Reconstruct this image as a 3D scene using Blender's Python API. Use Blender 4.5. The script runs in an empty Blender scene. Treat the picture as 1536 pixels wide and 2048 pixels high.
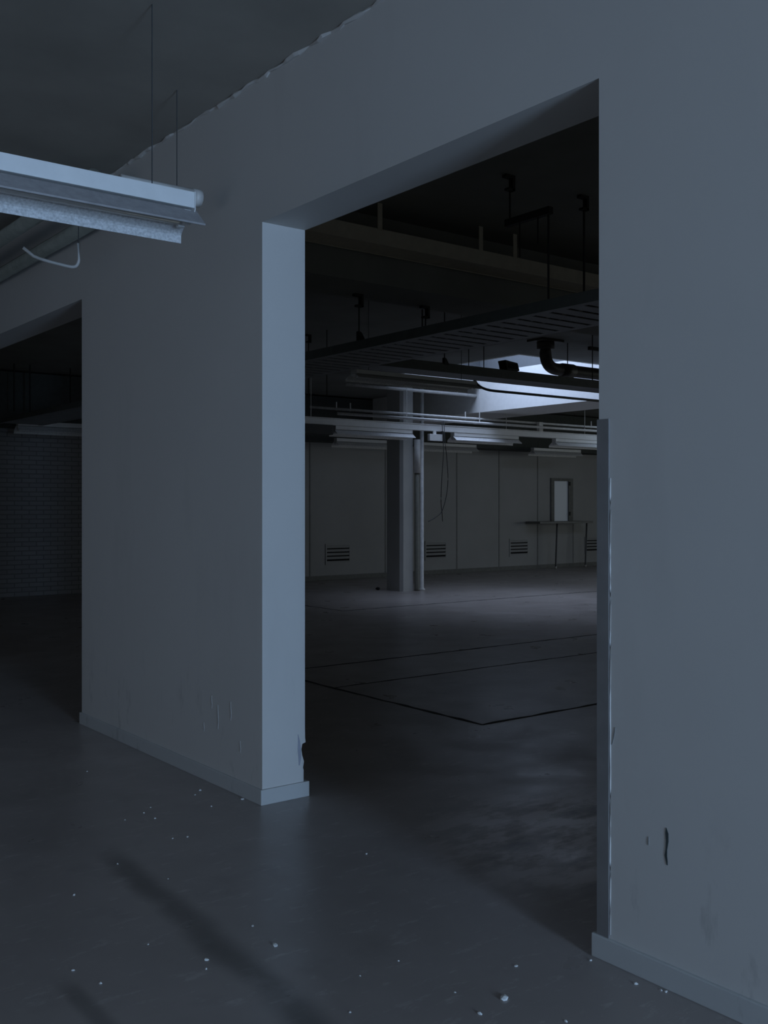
import bpy, bmesh, math, random
from mathutils import Vector, Matrix

random.seed(7)
SC = bpy.context.scene
COL = SC.collection

# ------------------------------------------------------------------ camera
cam_d = bpy.data.cameras.new('camera')
cam = bpy.data.objects.new('camera', cam_d)
COL.objects.link(cam)
cam.location = (0, 0, 1.5)
cam.rotation_euler = (math.radians(90), 0, -math.atan2(0.6115, 0.7912))
cam_d.sensor_fit = 'VERTICAL'
cam_d.sensor_height = 36
cam_d.lens = 2033 / 2048 * 36
cam_d.shift_y = -13 / 2048
cam_d.clip_start = 0.05
SC.camera = cam

# ------------------------------------------------------------------ world, light, exposure
SC.view_settings.view_transform = 'Standard'
SC.view_settings.look = 'None'
SC.view_settings.gamma = 1
SC.view_settings.use_curve_mapping = False
SC.view_settings.exposure = 0.0
SC.cycles.use_denoising = True
SC.cycles.max_bounces = 10
SC.cycles.diffuse_bounces = 8
SC.cycles.sample_clamp_indirect = 4
world = bpy.data.worlds.new('overcast_sky')
SC.world = world
world.use_nodes = True
bg = world.node_tree.nodes['Background']
bg.inputs[0].default_value = (0.50, 0.68, 1.0, 1)
bg.inputs[1].default_value = 0.25

def area(name, loc, rot, sx, sy, power, color):
    l = bpy.data.lights.new(name, 'AREA')
    l.shape = 'RECTANGLE'
    l.size, l.size_y = sx, sy
    l.energy = power
    l.color = color
    o = bpy.data.objects.new(name, l)
    COL.objects.link(o)
    o.location = loc
    o.rotation_euler = rot
    return o

# daylight entering by the tall window at the end of the near room and by the roof light in the hall
WIN_X0, WIN_X1, WIN_Z0, WIN_Z1, REAR_Y = 0.12, 1.66, 0.3, 2.8, -7.0
area('window_daylight', ((WIN_X0 + WIN_X1) / 2, REAR_Y - 0.32, (WIN_Z0 + WIN_Z1) / 2),
     (math.radians(90), 0, 0), WIN_X1 - WIN_X0, WIN_Z1 - WIN_Z0, 640, (0.42, 0.65, 1.0))
SKX0, SKX1, SKY0, SKY1 = 10.4, 12.35, 10.3, 13.2
ROOF_Z = 5.4
area('roof_light_daylight', ((SKX0 + SKX1) / 2, (SKY0 + SKY1) / 2, ROOF_Z - 0.1), (-0.2, -0.33, 0),
     SKX1 - SKX0 - 0.25, SKY1 - SKY0 - 0.15, 66, (0.55, 0.70, 1.0)).data.spread = math.radians(115)
# added fill light: an unseen second roof light and lamps at two unseen windows
RX0, RX1, RY0, RY1 = 15.6, 17.6, 9.4, 12.4
area('added_roof_fill', ((RX0 + RX1) / 2, (RY0 + RY1) / 2, 4.3), (0, 0, 0),
     RX1 - RX0 - 0.1, RY1 - RY0 - 0.1, 52, (0.60, 0.76, 1.0))  # unseen source added to brighten the far wall and lights
SIDE_Y0, SIDE_Y1, SIDE_Z0, SIDE_Z1 = 1.0, 8.0, 1.0, 3.0
area('added_side_fill', (-4.3, (SIDE_Y0 + SIDE_Y1) / 2, (SIDE_Z0 + SIDE_Z1) / 2),
     (math.radians(90), 0, math.radians(-90)), SIDE_Y1 - SIDE_Y0, SIDE_Z1 - SIDE_Z0, 13, (0.95, 0.95, 0.92))  # unseen source added as neutral fill for the near room
HALL_Y0, HALL_Y1, HALL_Z0, HALL_Z1 = -5.0, 9.0, 0.6, 3.0
area('added_hall_fill', (27.32, (HALL_Y0 + HALL_Y1) / 2, (HALL_Z0 + HALL_Z1) / 2),
     (math.radians(90), 0, math.radians(90)), HALL_Y1 - HALL_Y0, HALL_Z1 - HALL_Z0, 175, (0.92, 1.0, 0.92))  # unseen source added as ambient fill for the hall

# ------------------------------------------------------------------ materials
def lin(r, g, b):
    return (r, g, b, 1)

class NT:
    """small helper to chain nodes"""
    def __init__(self, name):
        self.m = bpy.data.materials.new(name)
        self.m.use_nodes = True
        self.t = self.m.node_tree
        self.b = self.t.nodes['Principled BSDF']
    def n(self, kind, **kw):
        x = self.t.nodes.new(kind)
        for k, v in kw.items():
            setattr(x, k, v)
        return x
    def l(self, a, b):
        self.t.links.new(a, b)
    def pos(self):
        return self.n('ShaderNodeNewGeometry').outputs['Position']
    def math(self, op, a, b=None, clamp=False):
        x = self.n('ShaderNodeMath', operation=op, use_clamp=clamp)
        for i, v in enumerate((a, b)):
            if v is None:
                continue
            if isinstance(v, (int, float)):
                x.inputs[i].default_value = v
            else:
                self.l(v, x.inputs[i])
        return x.outputs[0]
    def noise(self, vec, scale, detail=4, rough=0.55, stretch=None):
        if stretch:
            mp = self.n('ShaderNodeMapping')
            mp.inputs['Scale'].default_value = stretch
            self.l(vec, mp.inputs['Vector'])
            vec = mp.outputs[0]
        x = self.n('ShaderNodeTexNoise')
        x.inputs['Scale'].default_value = scale
        x.inputs['Detail'].default_value = detail
        x.inputs['Roughness'].default_value = rough
        self.l(vec, x.inputs['Vector'])
        return x.outputs['Fac']
    def ramp(self, fac, stops):
        x = self.n('ShaderNodeValToRGB')
        e = x.color_ramp.elements
        while len(e) < len(stops):
            e.new(0.5)
        for i, (p, c) in enumerate(stops):
            e[i].position = p
            e[i].color = c if isinstance(c, tuple) else (c, c, c, 1)
        self.l(fac, x.inputs[0])
        return x.outputs[0]
    def mix(self, fac, a, b, mode='MIX'):
        x = self.n('ShaderNodeMix', data_type='RGBA', blend_type=mode)
        if isinstance(fac, (int, float)):
            x.inputs[0].default_value = fac
        else:
            self.l(fac, x.inputs[0])
        for s, v in ((6, a), (7, b)):
            if isinstance(v, tuple):
                x.inputs[s].default_value = v
            else:
                self.l(v, x.inputs[s])
        return x.outputs[2]
    def smooth(self, v, lo, hi):
        x = self.n('ShaderNodeMapRange', interpolation_type='SMOOTHSTEP')
        x.inputs['From Min'].default_value = lo
        x.inputs['From Max'].default_value = hi
        self.l(v, x.inputs['Value'])
        return x.outputs[0]
    def bump(self, h, strength, dist=0.01):
        x = self.n('ShaderNodeBump')
        x.inputs['Strength'].default_value = strength
        x.inputs['Distance'].default_value = dist
        self.l(h, x.inputs['Height'])
        self.l(x.outputs[0], self.b.inputs['Normal'])

def simple(name, col, rough=0.5, metal=0.0, var=0.12, scale=14.0, bump=0.0):
    k = NT(name)
    nz = k.noise(k.pos(), scale)
    lo = tuple(c * (1 - var) for c in col) + (1,)
    hi = tuple(min(1, c * (1 + var)) for c in col) + (1,)
    k.l(k.ramp(nz, [(0.3, lo), (0.7, hi)]), k.b.inputs['Base Color'])
    k.b.inputs['Roughness'].default_value = rough
    k.b.inputs['Metallic'].default_value = metal
    if bump:
        k.bump(nz, bump)
    return k.m

def wall_paint(name, col, var=0.05):
    k = NT(name)
    p = k.pos()
    big = k.noise(p, 0.9, 5)
    strk = k.noise(p, 2.2, 4, 0.6, (1, 1, 0.25))
    fine = k.noise(p, 60, 3)
    c = k.mix(k.ramp(big, [(0.3, 0.0), (0.7, 1.0)]), tuple(x * (1 - var) for x in col) + (1,), tuple(col) + (1,))
    c = k.mix(k.ramp(strk, [(0.58, 0.0), (0.75, 0.16)]), c, tuple(x * 0.62 for x in col) + (1,))
    # grubby marks low on the walls
    sep = k.n('ShaderNodeSeparateXYZ'); k.l(p, sep.inputs[0])
    low = k.math('SUBTRACT', 1.0, k.smooth(sep.outputs['Z'], 0.1, 0.75))
    smudge = k.ramp(k.noise(p, 9, 5, 0.65, (1, 1, 0.35)), [(0.58, 0.0), (0.72, 0.5)])
    c = k.mix(k.math('MULTIPLY', low, smudge), c, tuple(x * 0.5 for x in col) + (1,))
    k.l(c, k.b.inputs['Base Color'])
    k.b.inputs['Roughness'].default_value = 0.62
    k.bump(fine, 0.05, 0.004)
    return k.m

M = {}
M['wall'] = wall_paint('white_wall_paint', (0.595, 0.57, 0.54))
M['base'] = wall_paint('skirting_paint', (0.50, 0.495, 0.48))
M['well'] = simple('roof_light_white_paint', (0.88, 0.87, 0.85), 0.5, var=0.03)
M['upstand'] = simple('roof_light_grey_metal', (0.17, 0.18, 0.19), 0.5, var=0.05)
M['ceil'] = simple('ceiling_paint', (0.33, 0.305, 0.265), 0.8, var=0.12, scale=1.6, bump=0.1)
M['hceil'] = simple('hall_ceiling_concrete', (0.22, 0.22, 0.20), 0.8, var=0.15, scale=1.2, bump=0.1)
M['panel'] = simple('wall_panel_paint', (0.42, 0.42, 0.42), 0.55, var=0.06, scale=1.0)
M['seam'] = simple('panel_joint_grey', (0.27, 0.27, 0.26), 0.7)
M['bulk'] = simple('dark_bulkhead', (0.07, 0.078, 0.072), 0.8)
M['joint'] = simple('floor_joint_filler', (0.018, 0.018, 0.018), 0.9)
M['white'] = simple('white_enamel', (0.74, 0.74, 0.73), 0.35, var=0.03)
M['enamel2'] = simple('reflector_white', (0.62, 0.62, 0.62), 0.4, var=0.25, scale=90)
M['reflo'] = simple('reflector_grey_back', (0.30, 0.285, 0.285), 0.55, var=0.12, scale=30)
M['tube'] = simple('lamp_glass', (0.80, 0.80, 0.78), 0.2, var=0.02)
M['steel'] = simple('galvanised_steel', (0.28, 0.29, 0.30), 0.45, metal=0.35, var=0.15, scale=6)
M['dsteel'] = simple('dark_steel', (0.085, 0.095, 0.09), 0.6)
M['rod'] = simple('threaded_rod_black', (0.012, 0.012, 0.012), 0.7)
M['wire'] = simple('suspension_wire', (0.05, 0.05, 0.05), 0.5)
M['duct'] = simple('beige_duct', (0.56, 0.50, 0.40), 0.6, var=0.08)
M['drain'] = simple('drain_pipe_brown', (0.09, 0.08, 0.07), 0.5)
M['pvc'] = simple('pale_pipe', (0.58, 0.56, 0.53), 0.4)
M['buff'] = simple('buff_pipe', (0.20, 0.195, 0.16), 0.6)
M['conduit'] = simple('pale_conduit', (0.66, 0.65, 0.63), 0.4)
M['cable'] = simple('black_cable', (0.012, 0.012, 0.014), 0.6)
M['guard'] = simple('corner_guard_grey', (0.20, 0.19, 0.185), 0.6, var=0.1, scale=8)
M['slot'] = simple('vent_slot_black', (0.006, 0.006, 0.008), 0.9)
M['frame'] = simple('dark_frame', (0.20, 0.20, 0.19), 0.6)
M['column'] = simple('column_paint', (0.50, 0.50, 0.48), 0.6, var=0.06, scale=2)
M['table'] = simple('table_laminate', (0.22, 0.22, 0.21), 0.5)
M['leg'] = simple('table_leg_metal', (0.15, 0.15, 0.15), 0.5)
M['chip'] = simple('plaster_chip', (0.72, 0.72, 0.70), 0.8)
M['black'] = simple('black_plastic', (0.01, 0.01, 0.01), 0.6)
M['stain'] = simple('wall_crack_dark', (0.05, 0.06, 0.06), 0.9)
M['smear'] = simple('wall_smear_grey', (0.47, 0.455, 0.44), 0.7)
M['scuff'] = simple('wall_scuff_blue', (0.30, 0.30, 0.34), 0.8)

k = NT('lit_frosted_pane')
k.b.inputs['Base Color'].default_value = (0.5, 0.5, 0.5, 1)
k.b.inputs['Emission Color'].default_value = (0.62, 0.78, 1.0, 1)
k.b.inputs['Emission Strength'].default_value = 0.045
k.b.inputs['Roughness'].default_value = 0.4
M['pane'] = k.m

k = NT('clear_glass')
tr = k.n('ShaderNodeBsdfTransparent'); gl = k.n('ShaderNodeBsdfGlossy')
gl.inputs['Roughness'].default_value = 0.02
mx = k.n('ShaderNodeMixShader'); mx.inputs[0].default_value = 0.05
k.l(tr.outputs[0], mx.inputs[1]); k.l(gl.outputs[0], mx.inputs[2])
k.l(mx.outputs[0], k.t.nodes['Material Output'].inputs[0])
M['glass'] = k.m

# painted brick
k = NT('painted_brick')
p = k.pos()
sep = k.n('ShaderNodeSeparateXYZ'); k.l(p, sep.inputs[0])
cmb = k.n('ShaderNodeCombineXYZ'); k.l(sep.outputs['X'], cmb.inputs[0]); k.l(sep.outputs['Z'], cmb.inputs[1])
br = k.n('ShaderNodeTexBrick')
k.l(cmb.outputs[0], br.inputs['Vector'])
br.inputs['Scale'].default_value = 1.0
br.inputs['Brick Width'].default_value = 0.24
br.inputs['Row Height'].default_value = 0.075
br.inputs['Mortar Size'].default_value = 0.008
br.inputs['Color1'].default_value = (0.30, 0.30, 0.31, 1)
br.inputs['Color2'].default_value = (0.26, 0.26, 0.27, 1)
br.inputs['Mortar'].default_value = (0.17, 0.17, 0.18, 1)
k.l(br.outputs['Color'], k.b.inputs['Base Color'])
k.b.inputs['Roughness'].default_value = 0.75
inv = k.math('SUBTRACT', 1.0, br.outputs['Fac'])
k.bump(inv, 0.7, 0.01)
M['brick'] = k.m

# worn painted concrete floor
k = NT('painted_concrete_floor')
p = k.pos()
sep = k.n('ShaderNodeSeparateXYZ'); k.l(p, sep.inputs[0])
X, Y = sep.outputs['X'], sep.outputs['Y']
big = k.noise(p, 0.55, 6, 0.6)
mid = k.noise(p, 3.5, 6, 0.6)
c = k.mix(k.ramp(big, [(0.35, 0.0), (0.7, 1.0)]), lin(0.285, 0.250, 0.232), lin(0.365, 0.322, 0.30))
c = k.mix(k.ramp(mid, [(0.55, 0.0), (0.75, 0.35)]), c, lin(0.19, 0.168, 0.155))
# pale scuffs: thin stretched noise
sc = k.ramp(k.noise(p, 7, 6, 0.7, (1.0, 2.6, 1)), [(0.57, 0.0), (0.68, 0.6)])
c = k.mix(sc, c, lin(0.46, 0.42, 0.40))
# two dark soft-edged streaks running along Y
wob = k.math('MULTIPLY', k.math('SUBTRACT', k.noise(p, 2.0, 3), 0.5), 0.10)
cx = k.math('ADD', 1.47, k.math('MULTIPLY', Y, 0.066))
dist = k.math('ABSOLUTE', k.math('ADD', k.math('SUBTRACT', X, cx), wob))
dark_streak = k.math('SUBTRACT', 1.0, k.smooth(dist, 0.01, 0.10))
dark_streak = k.math('MULTIPLY', dark_streak, k.math('SUBTRACT', 1.0, k.smooth(Y, 3.95, 4.35)))
dark_streak = k.math('MULTIPLY', dark_streak, k.smooth(k.noise(p, 4.0, 4), 0.2, 0.5))
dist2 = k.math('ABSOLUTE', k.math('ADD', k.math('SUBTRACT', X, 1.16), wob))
dark_streak2 = k.math('SUBTRACT', 1.0, k.smooth(dist2, 0.01, 0.05))
dark_streak2 = k.math('MULTIPLY', dark_streak2, k.math('SUBTRACT', 1.0, k.smooth(Y, 3.0, 3.25)))
dark_streak2 = k.math('MULTIPLY', dark_streak2, k.smooth(Y, 2.2, 2.7))
c = k.mix(k.math('MULTIPLY', dark_streak, 0.6), c, lin(0.06, 0.055, 0.05))
c = k.mix(k.math('MULTIPLY', dark_streak2, 0.45), c, lin(0.08, 0.075, 0.07))
# bare, roughly patched concrete just inside the opening
px = k.math('SUBTRACT', X, 3.62); py = k.math('SUBTRACT', Y, 3.05)
pd = k.math('SQRT', k.math('ADD', k.math('MULTIPLY', px, px), k.math('MULTIPLY', py, py)))
pm = k.math('SUBTRACT', 1.0, k.smooth(pd, 0.25, 1.0))
pn = k.noise(p, 3.2, 6, 0.65, (1, 2.2, 1))
c = k.mix(k.math('MULTIPLY', pm, k.ramp(pn, [(0.47, 0.0), (0.56, 1.0)])), c, lin(0.66, 0.61, 0.60))
c = k.mix(k.math('MULTIPLY', pm, k.ramp(pn, [(0.34, 0.9), (0.46, 0.0)])), c, lin(0.09, 0.088, 0.08))
k.l(c, k.b.inputs['Base Color'])
rg = k.ramp(k.noise(p, 2.5, 5), [(0.3, 0.26), (0.7, 0.44)])
k.l(rg, k.b.inputs['Roughness'])
k.b.inputs['Specular IOR Level'].default_value = 0.6
k.bump(k.noise(p, 40, 4), 0.05, 0.003)
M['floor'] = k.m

# ------------------------------------------------------------------ mesh helpers
class MB:
    def __init__(self):
        self.bm = bmesh.new()
    def box(self, x0, x1, y0, y1, z0, z1):
        v = [self.bm.verts.new(c) for c in ((x0, y0, z0), (x1, y0, z0), (x1, y1, z0), (x0, y1, z0),
                                            (x0, y0, z1), (x1, y0, z1), (x1, y1, z1), (x0, y1, z1))]
        for f in ((3, 2, 1, 0), (4, 5, 6, 7), (0, 1, 5, 4), (1, 2, 6, 5), (2, 3, 7, 6), (3, 0, 4, 7)):
            self.bm.faces.new([v[i] for i in f])
        return self
    def prism(self, pts, axis, a, b):
        """closed outline pts extruded along axis from a to b"""
        def put(p, t):
            return {'x': (t, p[0], p[1]), 'y': (p[0], t, p[1]), 'z': (p[0], p[1], t)}[axis]
        A = [self.bm.verts.new(put(p, a)) for p in pts]
        B = [self.bm.verts.new(put(p, b)) for p in pts]
        n = len(pts)
        for i in range(n):
            self.bm.faces.new((A[i], A[(i + 1) % n], B[(i + 1) % n], B[i]))
        self.bm.faces.new(A[::-1]); self.bm.faces.new(B)
        return self
    def tube(self, pts, r, seg=10, cap=True):
        pts = [Vector(p) for p in pts]
        rs = r if isinstance(r, (list, tuple)) else [r] * len(pts)
        rings = []
        up = Vector((0, 0, 1))
        for i, p in enumerate(pts):
            d = (pts[min(i + 1, len(pts) - 1)] - pts[max(i - 1, 0)]).normalized()
            a = d.cross(up)
            if a.length < 1e-3:
                a = d.cross(Vector((0, 1, 0)))
            a.normalize(); b = d.cross(a).normalized()
            rings.append([self.bm.verts.new(p + (a * math.cos(t) + b * math.sin(t)) * rs[i])
                          for t in (2 * math.pi * j / seg for j in range(seg))])
        for A, B in zip(rings, rings[1:]):
            for j in range(seg):
                self.bm.faces.new((A[j], A[(j + 1) % seg], B[(j + 1) % seg], B[j]))
        if cap:
            self.bm.faces.new(rings[0][::-1]); self.bm.faces.new(rings[-1])
        return self
    def build(self, name, mat, parent=None, bevel=0.0, smooth=False):
        bmesh.ops.recalc_face_normals(self.bm, faces=self.bm.faces[:])
        if bevel:
            es = [e for e in self.bm.edges if e.is_manifold and e.calc_face_angle(0) > 0.6]
            bmesh.ops.bevel(self.bm, geom=es, offset=bevel, segments=2, affect='EDGES', profile=0.6, clamp_overlap=True)
        me = bpy.data.meshes.new(name)
        self.bm.to_mesh(me); self.bm.free()
        me.materials.append(mat)
        if smooth:
            for f in me.polygons:
                f.use_smooth = True
        o = bpy.data.objects.new(name, me)
        COL.objects.link(o)
        if parent:
            o.parent = parent
        return o

def arc(p0, corner, p1, n=8):
    """quadratic bend from p0 to p1"""
    p0, c, p1 = Vector(p0), Vector(corner), Vector(p1)
    return [(1 - t) ** 2 * p0 + 2 * t * (1 - t) * c + t * t * p1 for t in (i / n for i in range(n + 1))]

def tag(o, label, cat, group=None):
    o['label'] = label; o['category'] = cat
    if group:
        o['group'] = group
    return o

def thing(name, label, cat, loc=(0, 0, 0), group=None):
    o = bpy.data.objects.new(name, None)
    COL.objects.link(o)
    o.empty_display_size = 0.1
    o.location = loc
    return tag(o, label, cat, group)

def struct(o, label=None, cat=None):
    o['kind'] = 'structure'
    if label:
        o['label'] = label
    if cat:
        o['category'] = cat
    return o

def copy_tree(o, parent=None):
    c = o.copy(); COL.objects.link(c)
    if parent:
        c.parent = parent
    for ch in list(o.children):
        copy_tree(ch, c)
    return c

# ------------------------------------------------------------------ room shell
WX, WB = 2.63, 2.885           # faces of the dividing wall
CEIL, OPEN = 3.65, 2.92        # ceiling height, height of the openings
FAR = 16.9
W0, W1 = -4.0, 27.0

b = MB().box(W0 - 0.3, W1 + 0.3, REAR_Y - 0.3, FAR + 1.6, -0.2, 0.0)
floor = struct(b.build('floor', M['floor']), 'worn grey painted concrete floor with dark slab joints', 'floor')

# slab joints in the hall floor
def joint(pts, w):
    m = MB()
    out = []
    n = len(pts)
    P0, P1 = Vector(pts[0]), Vector(pts[1])
    steps = max(8, int((P1 - P0).length / 0.12))
    d = (P1 - P0).normalized(); s = Vector((-d.y, d.x))
    lft, rgt = [], []
    for i in range(steps + 1):
        c = P0.lerp(P1, i / steps) + s * random.uniform(-0.006, 0.006)
        ww = w * random.uniform(0.35, 1.3) * (1.6 if random.random() < 0.08 else 1)
        lft.append(c + s * ww / 2); rgt.append(c - s * ww / 2)
    for i in range(steps):
        q = [lft[i], lft[i + 1], rgt[i + 1], rgt[i]]
        top = [m.bm.verts.new((v.x, v.y, 0.0025)) for v in q]
        bot = [m.bm.verts.new((v.x, v.y, -0.004)) for v in q]
        m.bm.faces.new(top); m.bm.faces.new(bot[::-1])
        for j in range(4):
            m.bm.faces.new((top[j], top[(j + 1) % 4], bot[(j + 1) % 4], bot[j]))
    return m.build('slab_joint', M['joint'], floor)
joint([(4.78, 5.09), (4.78, 11.8)], 0.035)
joint([(4.78, 5.09), (14.0, 5.09)], 0.030)
joint([(4.78, 6.87), (9.4, 6.87)], 0.016)
joint([(4.78, 7.84), (15.0, 7.84)], 0.022)
joint([(8.38, 11.8), (14.0, 11.8)], 0.022)
joint([(8.38, 11.8), (8.38, 16.8)], 0.022)

# ceilings
b = MB().box(W0 - 0.3, WX, REAR_Y - 0.3, FAR + 0.3, CEIL, CEIL + 0.3)
struct(b.build('ceiling', M['ceil']), 'pale plastered ceiling of the near room', 'ceiling')
b = MB()
T = CEIL + 0.25
g = 0.06
b.box(WX, SKX0 - g, REAR_Y - 0.3, FAR + 1.6, CEIL, T)
b.box(SKX1 + g, RX0 - g, REAR_Y - 0.3, FAR + 1.6, CEIL, T)
b.box(RX1 + g, W1 + 0.3, REAR_Y - 0.3, FAR + 1.6, CEIL, T)
b.box(RX0 - g, RX1 + g, REAR_Y - 0.3, RY0 - g, CEIL, T)
b.box(RX0 - g, RX1 + g, RY1 + g, FAR + 1.6, CEIL, T)
b.box(SKX0 - g, SKX1 + g, REAR_Y - 0.3, SKY0 - g, CEIL, T)
b.box(SKX0 - g, SKX1 + g, SKY1 + g, FAR + 1.6, CEIL, T)
struct(b.build('ceiling_hall', M['hceil']), 'dark concrete ceiling of the hall beyond the opening', 'ceiling')

# downstand beams
b = MB().box(WB, W1, 6.02, 6.55, 3.15, CEIL)
struct(b.build('ceiling_beam', M['hceil']), 'dark downstand beam crossing the hall ceiling behind the beige duct', 'beam')
b = MB().box(SKX1, SKX1 + 1.15, 6.55, 16.35, 3.15, CEIL)
struct(b.build('ceiling_beam', M['well']), 'pale downstand beam along the far side of the roof light', 'beam')
b = MB().box(W0, W1, 16.35, FAR, 2.76, CEIL - 0.03)
struct(b.build('ceiling_beam', M['bulk']), 'black bulkhead over the far wall of the hall', 'beam')

# roof light: white lower band, grey metal upstand, glazing bars
sk = struct(thing('window_1', 'square roof light in the hall ceiling with bright white sides', 'skylight'))
b = MB()
zt = 3.84
b.box(SKX1, SKX1 + 0.06, SKY0 - 0.06, SKY1 + 0.06, CEIL, zt)
b.box(SKX0 - 0.06, SKX0, SKY0 - 0.06, SKY1 + 0.06, CEIL, zt)
b.box(SKX0, SKX1, SKY1, SKY1 + 0.06, CEIL, zt)
b.box(SKX0, SKX1, SKY0 - 0.06, SKY0, CEIL, zt)
b.build('well_side', M['well'], sk)
b = MB()
b.box(SKX1, SKX1 + 0.06, SKY0 - 0.06, SKY1 + 0.06, zt, ROOF_Z + 0.05)
b.box(SKX0 - 0.06, SKX0, SKY0 - 0.06, SKY1 + 0.06, zt, ROOF_Z + 0.05)
b.box(SKX0, SKX1, SKY1, SKY1 + 0.06, zt, ROOF_Z + 0.05)
b.box(SKX0, SKX1, SKY0 - 0.06, SKY0, zt, ROOF_Z + 0.05)
b.build('upstand', M['upstand'], sk)
b = MB()
for i in range(4):
    y = SKY0 + (SKY1 - SKY0) * i / 3
    b.box(SKX0, SKX1, y - 0.025, y + 0.025, ROOF_Z - 0.01, ROOF_Z + 0.05)
b.build('glazing_bar', M['upstand'], sk)
r2 = struct(thing('added_roof_light', 'added unseen roof light further along the hall, for fill light', 'skylight'))  # well added out of view around the extra fill lamp
b = MB()
b.box(RX1, RX1 + 0.06, RY0 - 0.06, RY1 + 0.06, CEIL, 4.45)
b.box(RX0 - 0.06, RX0, RY0 - 0.06, RY1 + 0.06, CEIL, 4.45)
b.box(RX0, RX1, RY1, RY1 + 0.06, CEIL, 4.45)
b.box(RX0, RX1, RY0 - 0.06, RY0, CEIL, 4.45)
b.build('well_side', M['well'], r2)
MB().box(RX0, RX1, RY0, RY1, 4.46, 4.47).build('glass_pane', M['glass'], r2)
MB().box(SKX0, SKX1, SKY0, SKY1, ROOF_Z + 0.06, ROOF_Z + 0.07).build('glass_pane', M['glass'], sk)

# dividing wall: right pier, middle pier, left pier and the lintel band over the openings
b = MB().box(WX, WB, REAR_Y, 2.235, 0, OPEN)
wall_right = struct(b.build('wall_right', M['wall']), 'white plastered wall at the right with a crack near its foot', 'wall')
# middle pier: its near end carries a broken back corner low down
notch = [(WX, 0), (WB - 0.01, 0), (WB - 0.008, 0.135), (WB - 0.012, 0.15), (WB - 0.006, 0.18), (WB - 0.017, 0.215),
         (WB - 0.022, 0.245), (WB - 0.016, 0.272), (WB + 0.004, 0.278), (WB + 0.001, 0.30), (WB, 0.36), (WB, OPEN), (WX, OPEN)]
b = MB()
b.prism(notch, 'y', 4.40, 4.46)
b.box(WX, WB, 4.46, 6.80, 0, OPEN)
wall_middle = struct(b.build('wall_middle', M['wall']), 'broad white pier between the two openings with a bright end face', 'wall')
b = MB().box(WX, WB, 10.2, FAR, 0, OPEN)
struct(b.build('wall_left', M['wall']), 'white pier beyond the left opening', 'wall')
b = MB().box(WX, WB, REAR_Y, FAR, OPEN, CEIL)
struct(b.build('wall_upper', M['wall']), 'white lintel band over the two openings', 'wall')

# rough plaster bead where wall meets ceiling
m = MB()
y = REAR_Y + 0.1
pts, rs = [], []
while y < FAR - 0.1:
    pts.append((WX + random.uniform(-0.006, 0.004), y, CEIL - 0.004 + random.uniform(-0.008, 0.006)))
    rs.append(random.uniform(0.004, 0.017))
    y += random.uniform(0.03, 0.09)
m.tube(pts, rs, 6)
struct(m.build('trim_1', M['wall']), 'rough plaster bead where the white wall meets the ceiling', 'trim')

# other walls
b = MB()
b.box(W0, WX, REAR_Y - 0.25, REAR_Y, 0, WIN_Z0)
b.box(W0, WX, REAR_Y - 0.25, REAR_Y, WIN_Z1, CEIL)
b.box(W0, WIN_X0, REAR_Y - 0.25, REAR_Y, WIN_Z0, WIN_Z1)
b.box(WIN_X1, WX, REAR_Y - 0.25, REAR_Y, WIN_Z0, WIN_Z1)
struct(b.build('wall_rear', M['wall']), 'end wall of the near room with the tall window', 'wall')
def wall_with_hole(name, axis, plane, t, a0, a1, h0, h1, z0, z1, label):
    m = MB()
    for u0, u1, q0, q1 in ((a0, h0, 0, CEIL), (h1, a1, 0, CEIL), (h0, h1, 0, z0), (h0, h1, z1, CEIL)):
        if axis == 'x':
            m.box(u0, u1, plane - t, plane, q0, q1)
        else:
            m.box(plane - t, plane, u0, u1, q0, q1)
    struct(m.build(name, M['panel']), label, 'wall')
def added_window(name, axis, plane, h0, h1, z0, z1, n, label):  # builds the unseen windows added around the fill lamps
    r = struct(thing(name, label, 'window'))
    m = MB(); g = MB()
    def put(mm, u0, u1, q0, q1, d0, d1):
        if axis == 'x':
            mm.box(u0, u1, plane - d1, plane - d0, q0, q1)
        else:
            mm.box(plane - d1, plane - d0, u0, u1, q0, q1)
    for i in range(n + 1):
        u = h0 + (h1 - h0) * i / n
        u0, u1 = max(h0, u - 0.025), min(h1, u + 0.025)
        put(m, u0, u1, z0, z1, 0.12, 0.18)
    put(m, h0, h1, z0, z0 + 0.04, 0.121, 0.179); put(m, h0, h1, z1 - 0.04, z1, 0.121, 0.179)
    m.build('window_frame', M['white'], r)
    put(g, h0, h1, z0, z1, 0.15, 0.155)
    g.build('glass_pane', M['glass'], r)
struct(MB().box(WX, W1, REAR_Y - 0.25, REAR_Y, 0, CEIL).build('wall_rear_hall', M['panel']), 'end wall of the hall', 'wall')
wall_with_hole('wall_hall_side', 'y', W1 + 0.25, 0.25, REAR_Y - 0.25, FAR, HALL_Y0, HALL_Y1, HALL_Z0, HALL_Z1, 'far side wall of the hall with an added strip window')
added_window('added_hall_window', 'y', W1 + 0.25, HALL_Y0, HALL_Y1, HALL_Z0, HALL_Z1, 10, 'added unseen strip window for fill light in the far side wall of the hall')
wall_with_hole('wall_near_side', 'y', W0, 0.25, REAR_Y - 0.25, FAR, SIDE_Y0, SIDE_Y1, SIDE_Z0, SIDE_Z1, 'long wall behind the viewer with an added strip window')
added_window('added_side_window', 'y', W0, SIDE_Y0, SIDE_Y1, SIDE_Z0, SIDE_Z1, 5, 'added strip window for fill light in the long wall behind the viewer')
struct(MB().box(W0, 8.6, FAR, FAR + 0.25, 0, CEIL).build('wall_far_brick', M['brick']), 'dark painted brick wall seen through the left opening', 'wall')
HX0, HX1, HZ0, HZ1 = 18.23, 18.745, 1.12, 2.09     # serving hatch
b = MB()
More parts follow.
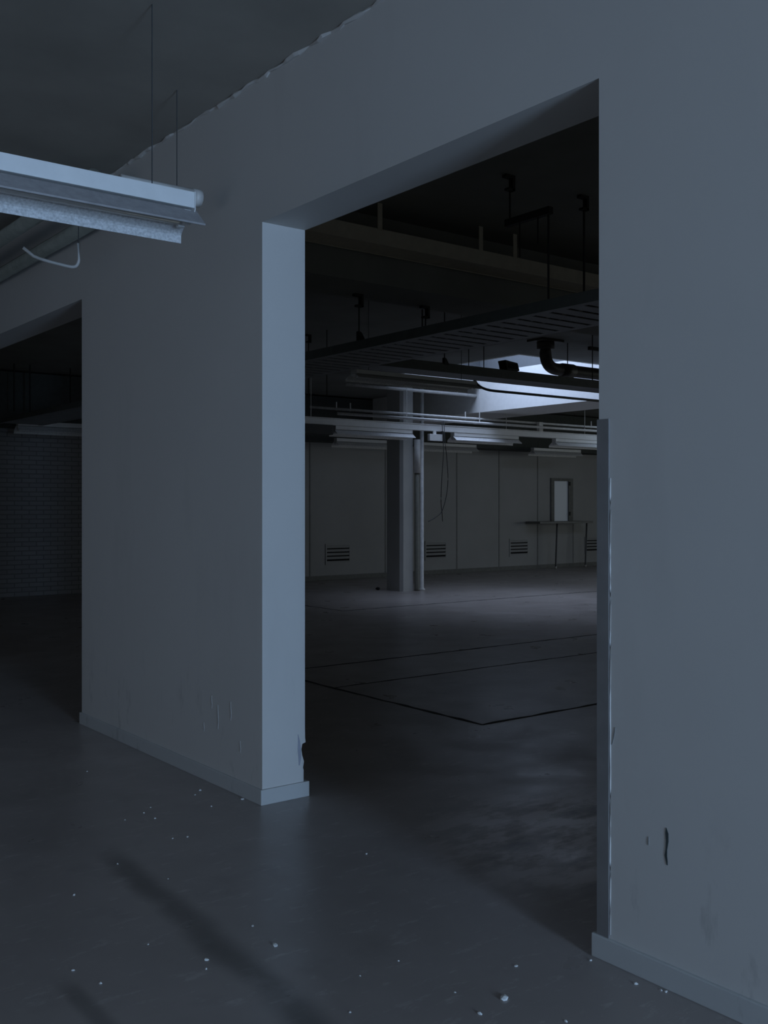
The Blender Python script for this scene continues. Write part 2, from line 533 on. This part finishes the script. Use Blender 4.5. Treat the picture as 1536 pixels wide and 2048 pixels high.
b.box(8.6, HX0, FAR, FAR + 0.2, 0, CEIL)
b.box(HX1, W1, FAR, FAR + 0.2, 0, CEIL)
b.box(HX0, HX1, FAR, FAR + 0.2, 0, HZ0)
b.box(HX0, HX1, FAR, FAR + 0.2, HZ1, CEIL)
wall_far = struct(b.build('wall_far', M['panel']), 'grey panelled wall at the far end of the hall', 'wall')
for sx in (11.2, 13.1, 15.11, 16.41, 17.68, 18.93, 20.02, 21.3, 22.6):
    z1 = 2.76
    if HX0 - 0.1 < sx < HX1 + 0.2:
        z1 = 1.05
    MB().box(sx - 0.014, sx + 0.014, FAR - 0.006, FAR, 0.09, z1).build('panel_joint', M['seam'], wall_far)

# window at the end of the near room, behind the viewer
w = struct(thing('window_2', 'tall window at the end of the near room', 'window', (0, 0, 0)))
b = MB()
t = 0.04
for x in (WIN_X0 + t / 2, (WIN_X0 + WIN_X1) / 2, WIN_X1 - t / 2):
    b.box(x - t / 2, x + t / 2, REAR_Y - 0.18, REAR_Y - 0.12, WIN_Z0, WIN_Z1)
for z in (WIN_Z0 + t / 2, 2.1, WIN_Z1 - t / 2):
    b.box(WIN_X0 + t, WIN_X1 - t, REAR_Y - 0.175, REAR_Y - 0.125, z - t / 2, z + t / 2)
b.build('window_frame', M['white'], w)
MB().box(WIN_X0 + t, WIN_X1 - t, REAR_Y - 0.155, REAR_Y - 0.15, WIN_Z0 + t, WIN_Z1 - t).build('glass_pane', M['glass'], w)

# baseboards
BH = 0.078
def baseboard(name, boxes, label):
    m = MB()
    for q in boxes:
        m.box(*q, 0, BH)
    return struct(m.build(name, M['base'], bevel=0.004), label, 'baseboard')
baseboard('baseboard_right', [(WX - 0.013, WB + 0.013, REAR_Y + 0.02, 2.258)], 'painted skirting along the foot of the right wall')
bb = baseboard('baseboard_middle', [(WX - 0.013, WB + 0.02, 4.388, 6.815)], 'painted skirting round the foot of the middle pier')
baseboard('baseboard_left', [(WX - 0.013, WB + 0.013, 10.185, FAR - 0.1)], 'painted skirting of the pier beyond the left opening')
m = MB().box(8.6, W1 - 0.02, FAR - 0.02, FAR, 0, 0.09)
struct(m.build('baseboard_far', M['frame']), 'dark skirting under the grey panelled far wall', 'baseboard')

# grey corner guard on the right wall
m = MB()
m.prism([(WX - 0.006, 2.19), (WX - 0.006, 2.239), (WX + 0.05, 2.239), (WX + 0.05, 2.235), (WX, 2.235), (WX, 2.19)], 'z', BH, 1.785)
tag(m.build('corner_guard', M['guard']), 'tall grey corner guard on the edge of the right wall', 'corner guard')

pts = [(WX - random.uniform(-0.0003, 0.0003), 2.187 + random.uniform(-0.0005, 0.0005), 0.09 + 0.06 * i) for i in range(26)]
MB().tube(pts, [0.0028] * 26, 6).build('plaster_edge', M['wall'], wall_right, smooth=True)

# damage marks on the walls
def streak(name, pts, mat, parent, plane_x=None, plane_y=None):
    """thin raised sliver; pts = (u, z, width)"""
    m = MB()
    L, R = [], []
    for u, z, wd in pts:
        L.append((u - wd / 2, z)); R.append((u + wd / 2, z))
    out = L + R[::-1]
    if plane_x is not None:
        m.prism(out, 'x', plane_x - 0.0015, plane_x + 0.001)
    else:
        m.prism(out, 'y', plane_y - 0.0015, plane_y + 0.001)
    return m.build(name, mat, parent)
streak('crack', [(1.966, 0.497, 0.002), (1.963, 0.48, 0.011), (1.962, 0.455, 0.009), (1.965, 0.43, 0.006), (1.967, 0.41, 0.009),
                 (1.964, 0.395, 0.007), (1.962, 0.382, 0.003)], M['stain'], wall_right, plane_x=WX)
streak('crack', [(2.033, 0.452, 0.002), (2.034, 0.435, 0.005), (2.033, 0.425, 0.002)], M['seam'], wall_right, plane_x=WX)
streak('scratch', [(2.166, 0.775, 0.002), (2.172, 0.745, 0.006), (2.18, 0.715, 0.004)], M['seam'], wall_right, plane_x=WX)

streak('scuff', [(2.842, 0.325, 0.002), (2.848, 0.29, 0.012), (2.85, 0.25, 0.02), (2.853, 0.20, 0.016), (2.85, 0.165, 0.006)], M['scuff'], wall_middle, plane_y=4.40)
for u, z, ln, wd in ((4.72, 0.37, 0.10, 0.012), (4.86, 0.30, 0.13, 0.014), (4.93, 0.40, 0.07, 0.009), (4.62, 0.22, 0.06, 0.010), (5.02, 0.26, 0.05, 0.012)):
    streak('scuff', [(u, z + ln, 0.002), (u + 0.004, z + ln * 0.7, wd), (u - 0.003, z + ln * 0.35, wd * 0.8), (u, z, 0.002)], M['smear'], wall_middle, plane_x=WX)

# ------------------------------------------------------------------ column with two pipes
col = struct(thing('column', 'square painted column standing in the hall', 'column', (11.2, 14.0, 0)))
m = MB().prism([(-0.13, 0.24), (-0.13, -0.12), (-0.085, -0.17), (0.13, -0.17), (0.13, 0.24)], 'z', 0, CEIL)
m.build('shaft', M['column'], col)
t1 = tag(MB().tube([(11.40, 13.80, 0.0), (11.40, 13.80, 0.03), (11.40, 13.80, 2.55)], [0.05, 0.045, 0.045], 10).build('pipe', M['buff'], smooth=True),
         'dull downpipe beside the square column, with a wider pale sleeve above', 'pipe', 'pipes beside the column')
MB().tube([(11.40, 13.80, 2.07), (11.40, 13.80, 2.66)], 0.06, 10).build('sleeve', M['conduit'], t1, smooth=True)
t2 = tag(MB().tube([(11.535, 13.83, 0.0), (11.535, 13.83, 0.02), (11.535, 13.83, 0.05), (11.535, 13.83, CEIL - 0.001)], [0.062, 0.06, 0.036, 0.036], 10).build('pipe', M['conduit'], smooth=True),
         'slim pale pipe right of the square column, running floor to ceiling', 'pipe', 'pipes beside the column')

# ------------------------------------------------------------------ fluorescent lights
def fluorescent(L, wing='reflo'):
    """1.5 m trough light along X; origin at the centre of its bottom rim"""
    r = thing('fluorescent_light', '', 'light')
    h = L / 2
    MB().box(-h, h, -0.045, 0.045, 0.108, 0.178).build('housing', M['white'], r, bevel=0.003)
    for s in (-1, 1):
        x0, x1 = sorted((s * h, s * (h - 0.004)))
        MB().prism([(-0.05, 0.178), (0.05, 0.178), (0.05, 0.10), (0.03, 0.06), (-0.03, 0.06), (-0.05, 0.10)], 'x',
                   x0 + s * 0.003, x1 + s * 0.003).build('end_plate', M['white'], r)
    e = h + 0.015
    t = 0.003
    MB().prism([(-0.028, 0.098), (-0.035, 0.100), (-0.118, 0.026), (-0.118, 0.018), (-0.114, 0.018), (-0.114, 0.025)], 'x', -e, e
               ).build('reflector', M[wing], r)
    MB().prism([(0.028, 0.098), (0.035, 0.100), (0.112, 0.035), (0.118, 0.024), (0.118, -0.012), (0.114, -0.012), (0.114, 0.022), (0.108, 0.032)], 'x', -e, e
               ).build('reflector', M['enamel2'], r)
    MB().box(-e, e, -0.03, 0.03, 0.095, 0.099).build('reflector', M['enamel2'], r)
    for s in (-1, 1):
        MB().tube([(-h + 0.04, s * 0.03, 0.055), (h - 0.04, s * 0.03, 0.055)], 0.013, 8).build('lamp_tube', M['tube'], r, smooth=True)
        for q in (-1, 1):
            MB().box(q * (h - 0.03) - 0.015, q * (h - 0.03) + 0.015, s * 0.03 - 0.01, s * 0.03 + 0.01, 0.035, 0.097).build('lamp_holder', M['white'], r)
    return r

def wires(r, top, xs=(-0.6, 0.6)):
    for x in xs:
        MB().tube([(x, 0, 0.178), (x, 0, top)], 0.0028, 6).build('suspension_wire', M['wire'], r)

near = fluorescent(1.55)
bare = fluorescent(1.55, 'enamel2')
near.location = (1.283, 4.06, 2.69)
near['label'] = 'white trough light hanging in the near room in front of the pier'
wires(near, CEIL - 2.69, (-0.55, 0.597))

LG = 'trough lights hung in rows in the hall'
hall = [
    ((6.48, 7.85, 2.70), (1, 1, 0.55), 'dark trough light hanging below the cable tray nearest the opening', 0.36),
    ((9.91, 13.1, 2.60), (1, 1, 0.86), 'pale trough light on the long trunking left of the column', None),
    ((12.39, 13.1, 2.60), (1, 1, 0.86), 'pale trough light on the long trunking right of the dangling cables', None),
    ((14.92, 13.1, 2.60), (1, 1, 0.86), 'pale trough light on the long trunking beside the right wall edge', None),
    ((11.93, 15.95, 2.63), (1, 1, 0.9), 'dim trough light in front of the far wall left of the column', None),
    ((14.0, 15.95, 2.63), (1, 1, 0.9), 'dim trough light in front of the far wall behind the dangling cables', None),
    ((17.3, 15.95, 2.63), (1, 1, 0.9), 'dim trough light in front of the far wall above the hatch', None),
    ((5.9, 15.9, 2.63), (1, 1, 1), 'dim trough light by the brick wall through the left opening', None),
]
for i, (loc, scl, lab, wr) in enumerate(hall):
    o = bare if i == 0 else copy_tree(bare)
    o.location = loc; o.scale = scl
    o['label'] = lab; o['group'] = LG
    hall[i] = hall[i] + (o,)
for loc, scl, lab, wr, o in hall:
    if loc[1] < 12 or loc[1] > 15:
        top = 3.15 if 11.5 < loc[0] < 14.2 else CEIL
        wires(o, (top - loc[2]) / scl[2])

# ------------------------------------------------------------------ near room pipes, hook
t = tag(MB().tube([(2.06, 4.82, 3.112), (2.46, 4.82, 3.112)], 0.042, 14).build('pipe', M['pvc'], smooth=True),
        'short pale capped pipe hanging behind the near trough light', 'pipe')
MB().tube([(2.455, 4.82, 3.112), (2.50, 4.82, 3.112)], 0.046, 14).build('end_cap', M['pvc'], t, smooth=True)
MB().tube([(2.37, 4.82, 3.15), (2.37, 4.82, CEIL)], 0.0028, 6).build('suspension_wire', M['wire'], t)
tag(MB().tube([(2.36, 5.9, 3.475), (2.36, FAR, 3.475)], 0.052, 12).build('pipe', M['buff'], smooth=True),
    'upper of two dull pipes along the lintel at the left', 'pipe', 'pipes along the lintel')
tag(MB().tube([(2.565, 5.9, 3.36), (2.565, FAR, 3.36)], 0.05, 12).build('pipe', M['buff'], smooth=True),
    'lower of two dull pipes along the lintel at the left, against the wall', 'pipe', 'pipes along the lintel')
hk = thing('pipe_hook', 'bent white hook hanging below the lintel pipes at the left', 'hook', (2.3, 6.3, 3.03))
pts = [(0.115, 0, 0.135), (0.115, 0, 0.03)] + arc((0.115, 0, 0.03), (0.113, 0, -0.018), (0.07, 0, -0.02), 5)[1:] \
    + arc((0.04, 0, -0.019), (-0.13, 0, -0.004), (-0.17, 0, 0.012), 3) + [(-0.235, 0, 0.055)]
MB().tube(pts, 0.0105, 8).build('bent_rod', M['pvc'], hk, smooth=True)
MB().tube([(0.115, 0, 0.13), (0.115, 0, 0.40)], 0.003, 6).build('hook_wire', M['wire'], hk)
MB().tube([(0.09, 0, 0.40), (0.14, 0, 0.40)], 0.012, 8).build('clip', M['pvc'], hk, smooth=True)

# ------------------------------------------------------------------ hall services
# slotted tray running away along the hall
TX0, TX1, TZ0, TZ1 = 4.70, 5.37, 2.72, 2.79
tr = thing('cable_tray', 'wide slotted steel cable tray running along the hall under the beam', 'cable tray', ((TX0 + TX1) / 2, 8, TZ0))
cxm = (TX0 + TX1) / 2
for s in (-1, 1):
    x = s * (TX1 - TX0) / 2
    m = MB().box(x - 0.003, x + 0.003, -5, 7.5, 0, TZ1 - TZ0)
    m.box(min(x, x - s * 0.02), max(x, x - s * 0.02), -5, 7.5, TZ1 - TZ0 - 0.004, TZ1 - TZ0)
    m.build('side_rail', M['dsteel'], tr)
m = MB()
hw = (TX1 - TX0) / 2 - 0.004
m.box(-hw, -hw + 0.06, -5, 7.5, 0, 0.004)
m.box(hw - 0.06, hw, -5, 7.5, 0, 0.004)
y = -5
while y < 7.4:
    m.box(-hw + 0.06, hw - 0.06, y, y + 0.108, 0.0, 0.004)
    y += 0.146
m.build('slotted_base', M['steel'], tr)
for x in (-0.2, -0.12, 0.0, 0.09, 0.17):
    pts = [(x + random.uniform(-0.03, 0.03), yy, 0.02) for yy in [-5 + 0.6 * i for i in range(21)]]
    MB().tube(pts, random.uniform(0.008, 0.014), 6).build('cable', M['cable'], tr, smooth=True)

HG = 'black hanger rods under the hall ceiling'
def hanger(x, y, z0, z1, label, clamp=True, r=0.006, foot=False, cl=0.05):
    h = thing('hanger_rod', label, 'hanger', (x, y, z0), HG)
    MB().tube([(0, 0, 0), (0, 0, z1 - z0)], r, 6).build('rod', M['rod'], h)
    if clamp:
        t = z1 - z0
        mm = MB().box(-cl, cl * 0.6, -0.02, 0.02, t - 0.02, t)
        mm.box(0.01, cl * 0.6, -0.02, 0.02, t - 0.10, t - 0.02)
        mm.box(-cl * 0.6, cl * 0.6, -0.02, 0.02, t - 0.10, t - 0.085)
        mm.build('beam_clamp', M['rod'], h)
    if foot:
        MB().prism([(-0.012, 0), (0.05, 0), (0.012, 0.06), (-0.012, 0.07)], 'y', -0.02, 0.02).build('foot_clip', M['rod'], h)
    return h
h = hanger(4.70, 4.74, 3.34, CEIL, 'hanger rod with an offset crossbar in front of the beige duct')
MB().box(-0.02, 0.02, -0.36, 0.03, -0.02, 0.025).build('crossbar', M['rod'], h)
MB().tube([(0, -0.34, 0.0), (0, -0.34, TZ1 - 3.34)], 0.007, 6).build('rod', M['rod'], h)
MB().tube([(0, -0.25, 0.0), (0, -0.25, -0.19)], 0.005, 6).build('rod', M['rod'], h)
MB().tube([(0, -0.09, 0.0), (0, -0.09, -0.24)], 0.005, 6).build('rod', M['rod'], h)
hanger(TX1 + 0.05, 4.74, TZ1, CEIL, 'hanger rod with a square clamp, nearest the right wall edge', r=0.008)
hanger(4.70, 6.40, TZ1, 3.15, 'tall single rod with a clamp under the beam, left of a double rod', foot=True)
h = hanger(5.42, 6.45, TZ1, 3.15, 'double rod sharing one clamp under the beam')
MB().tube([(-0.035, 0, 0), (-0.035, 0, 0.33)], 0.006, 6).build('rod', M['rod'], h)
hanger(7.07, 10.7, 2.85, CEIL, 'short rod with a square clamp beside the bright pier end')
hanger(7.06, 10.28, 2.85, CEIL, 'thin rod without a clamp beside the bright pier end', clamp=False)
hanger(6.98, 8.0, 2.97, CEIL, 'thin rod with a foot clip on the crossing tray, left of the roof light', clamp=False, foot=True)
hanger(7.34, 8.02, 2.97, CEIL, 'left of two thin rods against the roof light corner', clamp=False, r=0.005)
hanger(7.56, 8.02, 2.97, CEIL, 'right of two thin rods against the roof light corner', clamp=False, r=0.005)
h = hanger(9.32, 8.02, 2.97, CEIL, 'hanger rod with a short crossbar in front of the brown drain pipe', clamp=False)
MB().box(-0.06, 0.3, -0.02, 0.02, 0.37, 0.41).build('crossbar', M['rod'], h)

# narrower tray crossing the hall
tr = thing('cable_tray', 'narrow dark cable tray crossing the hall in front of the roof light', 'cable tray', (9.6, 8.16, 2.89))
MB().box(-4.15, 6, -0.17, -0.155, 0, 0.095).build('side_rail', M['dsteel'], tr)
MB().box(-4.15, 6, 0.155, 0.17, 0, 0.095).build('side_rail', M['dsteel'], tr)
MB().box(-4.15, 6, -0.155, 0.155, 0, 0.004).build('tray_base', M['steel'], tr)
for yy in (-0.1, 0.0, 0.08):
    MB().tube([(-4.1 + 0.8 * i, yy + random.uniform(-0.02, 0.02), 0.022) for i in range(13)], 0.013, 6).build('cable', M['cable'], tr, smooth=True)
fl = thing('floodlight', 'small black box lamp standing on the crossing cable tray', 'light', (7.97, 8.05, 2.99))
MB().prism([(-0.085, 0.0), (0.105, 0.0), (0.075, 0.085), (-0.115, 0.105)], 'y', -0.06, 0.06).build('housing', M['black'], fl, bevel=0.004)
MB().box(-0.07, 0.07, -0.064, -0.06, 0.015, 0.075).build('lens', M['slot'], fl)
MB().box(-0.03, 0.03, -0.03, 0.03, -0.004, 0.004).build('bracket', M['rod'], fl)
pts = arc((7.72, 8.36, 2.95), (7.74, 8.36, 2.80), (8.05, 8.36, 2.80), 8) + [(14, 8.36, 2.80)]
bc = tag(MB().tube(pts, 0.015, 8).build('conduit', M['cable'], smooth=True), 'thin black conduit curving below the crossing cable tray', 'conduit')

for x in (12.2, 14.0):
    MB().box(x - 0.012, x + 0.012, 8.331, 8.375, 2.815, 2.90).build('clip', M['cable'], bc)

# beige duct under the ceiling with hanger straps
du = thing('air_duct', 'flat beige duct crossing the hall under the ceiling', 'duct', (8, 5.86, 3.36))
MB().box(-5.1, 8, -0.12, 0.12, 0, 0.11).build('duct_body', M['duct'], du, bevel=0.004)
for x in (-3.6, -2.62, -2.25, 0.0, 2.5):
    MB().box(x - 0.02, x + 0.02, -0.122, -0.116, 0.10, 0.29).build('strap', M['duct'], du)
MB().box(-5.1, 8, -0.128, -0.12, -0.004, 0.004).build('flange', M['duct'], du)
MB().box(-5.1, 8, 0.12, 0.128, -0.004, 0.004).build('flange', M['duct'], du)

# brown drain pipe dropping from the ceiling
dp = thing('drain_pipe', 'brown drain pipe dropping from the ceiling and turning past the roof light', 'pipe', (9.73, 9.16, 0))
z = 3.285
pts = [(0, 0, CEIL)] + arc((0, 0, z + 0.20), (0, 0, z), (0.22, 0, z), 8) + [(6, 0, z)]
MB().tube(pts, 0.078, 14).build('pipe_run', M['drain'], dp, smooth=True)
MB().tube([(0, 0, 3.53), (0, 0, CEIL)], 0.115, 14).build('coupling', M['drain'], dp, smooth=True)
MB().box(-0.2, 0.2, -0.14, 0.14, CEIL - 0.03, CEIL).build('flange_plate', M['drain'], dp)
MB().tube([(0.42, 0, z + 0.07), (0.42, 0, CEIL)], 0.006, 6).build('hanger', M['rod'], dp)
MB().tube([(0.30, 0, z), (0.52, 0, z)], 0.09, 14).build('collar', M['drain'], dp, smooth=True)

# long lighting trunking with two conduits over it
tk = thing('light_trunking', 'long pale steel trunking carrying the row of lights across the hall', 'trunking', (12, 13.1, 2.755))
MB().box(-5.5, 6, -0.055, 0.055, 0, 0.095).build('channel', M['white'], tk, bevel=0.004)
MB().box(-5.5, 6, -0.062, -0.052, 0.097, 0.112).build('lip', M['conduit'], tk)
for x in (-5.2, -3.3, -1.4, 0.9, 3.0):
    MB().tube([(x, 0, 0.09), (x, 0, CEIL - 2.755)], 0.006, 6).build('hanger', M['conduit'], tk)
c1 = tag(MB().tube([(8.75, 13.2, 3.03), (18, 13.2, 3.03)], 0.021, 8).build('conduit', M['conduit'], smooth=True),
         'upper pale conduit above the light trunking', 'conduit', 'conduits above the light trunking')
for x in (9.25, 9.52, 12.0, 15.3):
    MB().tube([(x, 13.2, 3.005), (x, 13.2, 3.14)], 0.011, 6).build('bracket', M['conduit'], c1)
MB().box(13.77, 13.87, 13.12, 13.185, 2.852, 3.045).build('bracket', M['conduit'], c1)
c2 = tag(MB().tube([(9.15, 13.03, 2.94), (18, 13.03, 2.94)], 0.024, 8).build('conduit', M['conduit'], smooth=True),
         'lower pale conduit just above the light trunking', 'conduit', 'conduits above the light trunking')
MB().tube([(12.18, 13.03, 2.94), (12.18, 13.03, CEIL)], 0.009, 6).build('bracket', M['conduit'], c2)
tag(MB().box(7.9, 9.05, 13.0, 13.2, 2.60, 2.752).build('trunking_box', M['black'], bevel=0.005), 'long black box standing in for the dark gap under the trunking by the bright pier end', 'box')  # solid black box added in place of a dark gap
g = tag(MB().box(11.0, 11.28, 12.98, 13.04, 2.585, 2.70).build('trunking_box', M['white'], bevel=0.004), 'short pale box under the trunking between two trough lights', 'box')
MB().box(11.28, 11.31, 12.98, 13.04, 2.575, 2.755).build('bracket', M['black'], g)
MB().box(11.10, 11.16, 13.0, 13.02, 2.70, 2.756).build('bracket', M['white'], g)

c3 = tag(MB().tube([(9.5, 13.3, 3.45), (12.345, 13.3, 3.45)], 0.03, 8).build('conduit', M['conduit'], smooth=True),
         'short pale conduit high up behind the dark trough light, ending at the roof light beam', 'conduit')
for x in (9.8, 11.9):
    MB().tube([(x, 13.3, 3.45), (x, 13.3, CEIL)], 0.008, 6).build('bracket', M['conduit'], c3)

# cables dangling from the trunking
def cable(pts, label):
    P = [Vector(p) for p in pts]
    out = []
    for i in range(len(P) - 1):
        p0, p1, p2, p3 = P[max(i - 1, 0)], P[i], P[i + 1], P[min(i + 2, len(P) - 1)]
        for t in (j / 6 for j in range(6)):
            out.append(0.5 * ((2 * p1) + (p2 - p0) * t + (2 * p0 - 5 * p1 + 4 * p2 - p3) * t * t + (3 * p1 - p0 - 3 * p2 + p3) * t ** 3))
    out.append(P[-1])
    tag(MB().tube(out, 0.006, 6).build('cable', M['cable'], smooth=True), label, 'cable', 'cables dangling from the trunking')
def on(px, py, yy=12.92):
    kx, kz = (px - 768) / 2033, (1011 - py) / 2033
    d = yy / (0.7912 - 0.6115 * kx)
    return (d * (0.6115 + 0.7912 * kx), yy, 1.5 + d * kz)
cable([on(884, 846, 13.12), on(884, 846, 13.0), on(886, 876, 12.96), on(887, 905), on(884, 950), on(882, 1000), on(884, 1025), on(885, 1043)], 'dangling black cable hanging lowest and straightest from the trunking')
cable([on(888, 846, 13.10), on(888, 846, 12.985), on(890, 884, 12.86), on(893, 910, 12.84), on(896, 955, 12.84), on(893, 990, 12.84), on(884, 1022, 12.84), on(872, 1034, 12.84), on(857, 1043, 12.84)], 'dangling black cable bowing to the right, its tail kicked out to the left')

# rods in the dark behind the left opening
for x, lab in ((4.98, 'leftmost thin rod in the dark above the brick wall light'), (5.22, 'second thin rod from the left in the dark above the brick wall light'),
               (5.85, 'thin rod nearest the pier in the dark above the brick wall light')):
    hanger(x, 15.6, 2.92, CEIL, lab, clamp=False, r=0.012)

# ------------------------------------------------------------------ far wall: vents, hatch, table
def vent():
    v = thing('wall_vent', '', 'vent', (0, 0, 0), 'louvred vents low on the far wall')
    hw, hh = 0.31, 0.21
    m = MB()
    m.box(-hw, hw, -0.014, 0, -hh, -hh + 0.035); m.box(-hw, hw, -0.014, 0, hh - 0.035, hh)
    m.box(-hw, -hw + 0.03, -0.014, 0, -hh + 0.035, hh - 0.035); m.box(hw - 0.03, hw, -0.014, 0, -hh + 0.035, hh - 0.035)
    m.build('vent_frame', M['panel'], v)
    MB().box(-hw + 0.03, hw - 0.03, -0.004, 0, -hh + 0.035, hh - 0.035).build('vent_back', M['slot'], v)
    for i in range(5):
        z0 = -hh + 0.035 + i * 0.0745 - (0.012 if i == 0 else 0)
        MB().prism([(-0.006, z0), (-0.004, z0), (-0.014, z0 + 0.05), (-0.016, z0 + 0.05)][::-1], 'x', -hw + 0.03, hw - 0.03).build('louvre', M['panel'], v)
    return v
v0 = vent()
for i, (x, lab) in enumerate(((11.88, 'louvred wall vent left of the column'), (14.49, 'louvred wall vent just right of the column pipes'),
                              (17.05, 'louvred wall vent left of the hatch table'), (19.65, 'louvred wall vent right of the hatch table'))):
    o = v0 if i == 0 else copy_tree(v0)
    o.location = (x, FAR, 0.515)
    o['label'] = lab

hw = struct(thing('window_3', 'narrow lit hatch window in the far wall above the table', 'window', (0, 0, 0)))
m = MB()
m.box(HX0 - 0.11, HX0, FAR - 0.03, FAR + 0.02, HZ0 - 0.02, HZ1 + 0.07)
m.box(HX1, HX1 + 0.15, FAR - 0.03, FAR + 0.02, HZ0 - 0.02, HZ1 + 0.07)
m.box(HX0, HX1, FAR - 0.03, FAR + 0.02, HZ1, HZ1 + 0.07)
m.build('window_frame', M['frame'], hw)
MB().box(HX0, HX1, FAR + 0.01, FAR + 0.02, HZ0, HZ1).build('window_pane', M['pane'], hw)
for z in (1.30, 2.03):
    MB().box(HX1 - 0.005, HX1 + 0.045, FAR - 0.045, FAR - 0.03, z - 0.045, z + 0.045).build('hinge', M['black'], hw)

tb = thing('table', 'tall narrow wall table on two thin legs under the hatch window', 'table', (18.1, 16.63, 0))
MB().box(-0.85, 1.0, -0.22, 0.24, 1.075, 1.125).build('tabletop', M['table'], tb, bevel=0.006)
for x in (-0.05, 1.0):
    dx = -0.06
    for yy in (-0.05,):
        lg = MB().tube([(x + dx - 0.03, yy, 0), (x + dx - 0.03, yy, 0.05), (x + dx + 0.02, yy, 1.08)], 0.02, 8).build('leg', M['leg'], tb, smooth=True)
        MB().tube([(x + dx - 0.03, yy, 0), (x + dx - 0.03, yy, 0.055)], 0.03, 8).build('foot', M['pvc'], lg, smooth=True)

# dark lump by the column
m = MB(); bmesh.ops.create_icosphere(m.bm, subdivisions=2, radius=0.04)
for v in m.bm.verts:
    v.co *= random.uniform(0.8, 1.15); v.co.z *= 0.7
    v.co.z = max(v.co.z, -0.024)
o = tag(m.build('debris_lump', M['black']), 'small black lump on the hall floor left of the column', 'debris')
o.location = (10.95, 14.35, 0.024)

# ------------------------------------------------------------------ crumbs of plaster on the near floor
def chip_mesh(seed, sz, flat):
    rnd = random.Random(seed)
    m = MB(); bmesh.ops.create_icosphere(m.bm, subdivisions=1, radius=1)
    for v in m.bm.verts:
        v.co *= rnd.uniform(0.6, 1.2)
        v.co.x *= 1.3; v.co.z = max(v.co.z * flat, -0.25)
        v.co *= sz
    return m
CG = 'plaster chips scattered on the near floor'
def fl(px, py):
    kx = (px - 768) / 2033; d = 1.5 * 2033 / (py - 1011)
    return (d * (0.6115 + 0.7912 * kx), d * (0.7912 - 0.6115 * kx), 0.0)
named = [(1008, 1999, 0.014, 'largest plaster chip on the floor, near the right wall'),
         (551, 1891, 0.011, 'long pale plaster chip lying alone on the lit floor'),
         (1032, 1933, 0.007, 'small plaster chip behind the largest one'),
         (400, 1581, 0.009, 'bright plaster chip on the floor left of the pier corner'),
         (485, 1599, 0.009, 'bright plaster chip touching the skirting by the pier corner'),
         (413, 1920, 0.007, 'plaster chip beside the dark streak on the floor')]
rest = [(423, 1613, .006), (390, 1590, .005), (301, 1615, .005), (288, 1626, .005), (310, 1637, .006), (375, 1674, .006), (345, 1677, .005),
        (412, 1938, .005), (201, 1967, .007), (146, 1941, .006), (296, 1889, .004), (148, 1790, .006), (235, 1728, .005), (733, 1708, .006),
        (505, 1852, .006), (1272, 1968, .007), (1322, 1981, .006), (1332, 1984, .006), (1181, 1921, .006), (960, 2028, .008), (797, 1922, .004),
        (720, 1952, .004), (700, 2025, .005), (1132, 2043, .006), (336, 1758, .004), (910, 1985, .004), (174, 1543, .005), (250, 1640, .004)]
for i, (px, py, s, lab) in enumerate(named):
    o = tag(chip_mesh(i, s, 0.6).build('plaster_chip', M['chip']), lab, 'debris', CG)
    q = fl(px, py); o.location = (q[0], q[1], s * 0.25); o.rotation_euler.z = random.uniform(0, 6)
protos = [chip_mesh(50 + i, 1.0, 0.6) for i in range(4)]
pm = []
for i, (px, py, s) in enumerate(rest):
    if i < 4:
        o = protos[i].build('plaster_chip', M['chip']); pm.append(o)
    else:
        o = pm[i % 4].copy(); COL.objects.link(o)
    tag(o, 'tiny pale plaster crumb on the near floor', 'debris', CG)
    q = fl(px, py); o.location = (q[0], q[1], s * 0.25 * 0.9); o.scale = (s * 0.9,) * 3; o.rotation_euler.z = random.uniform(0, 6)
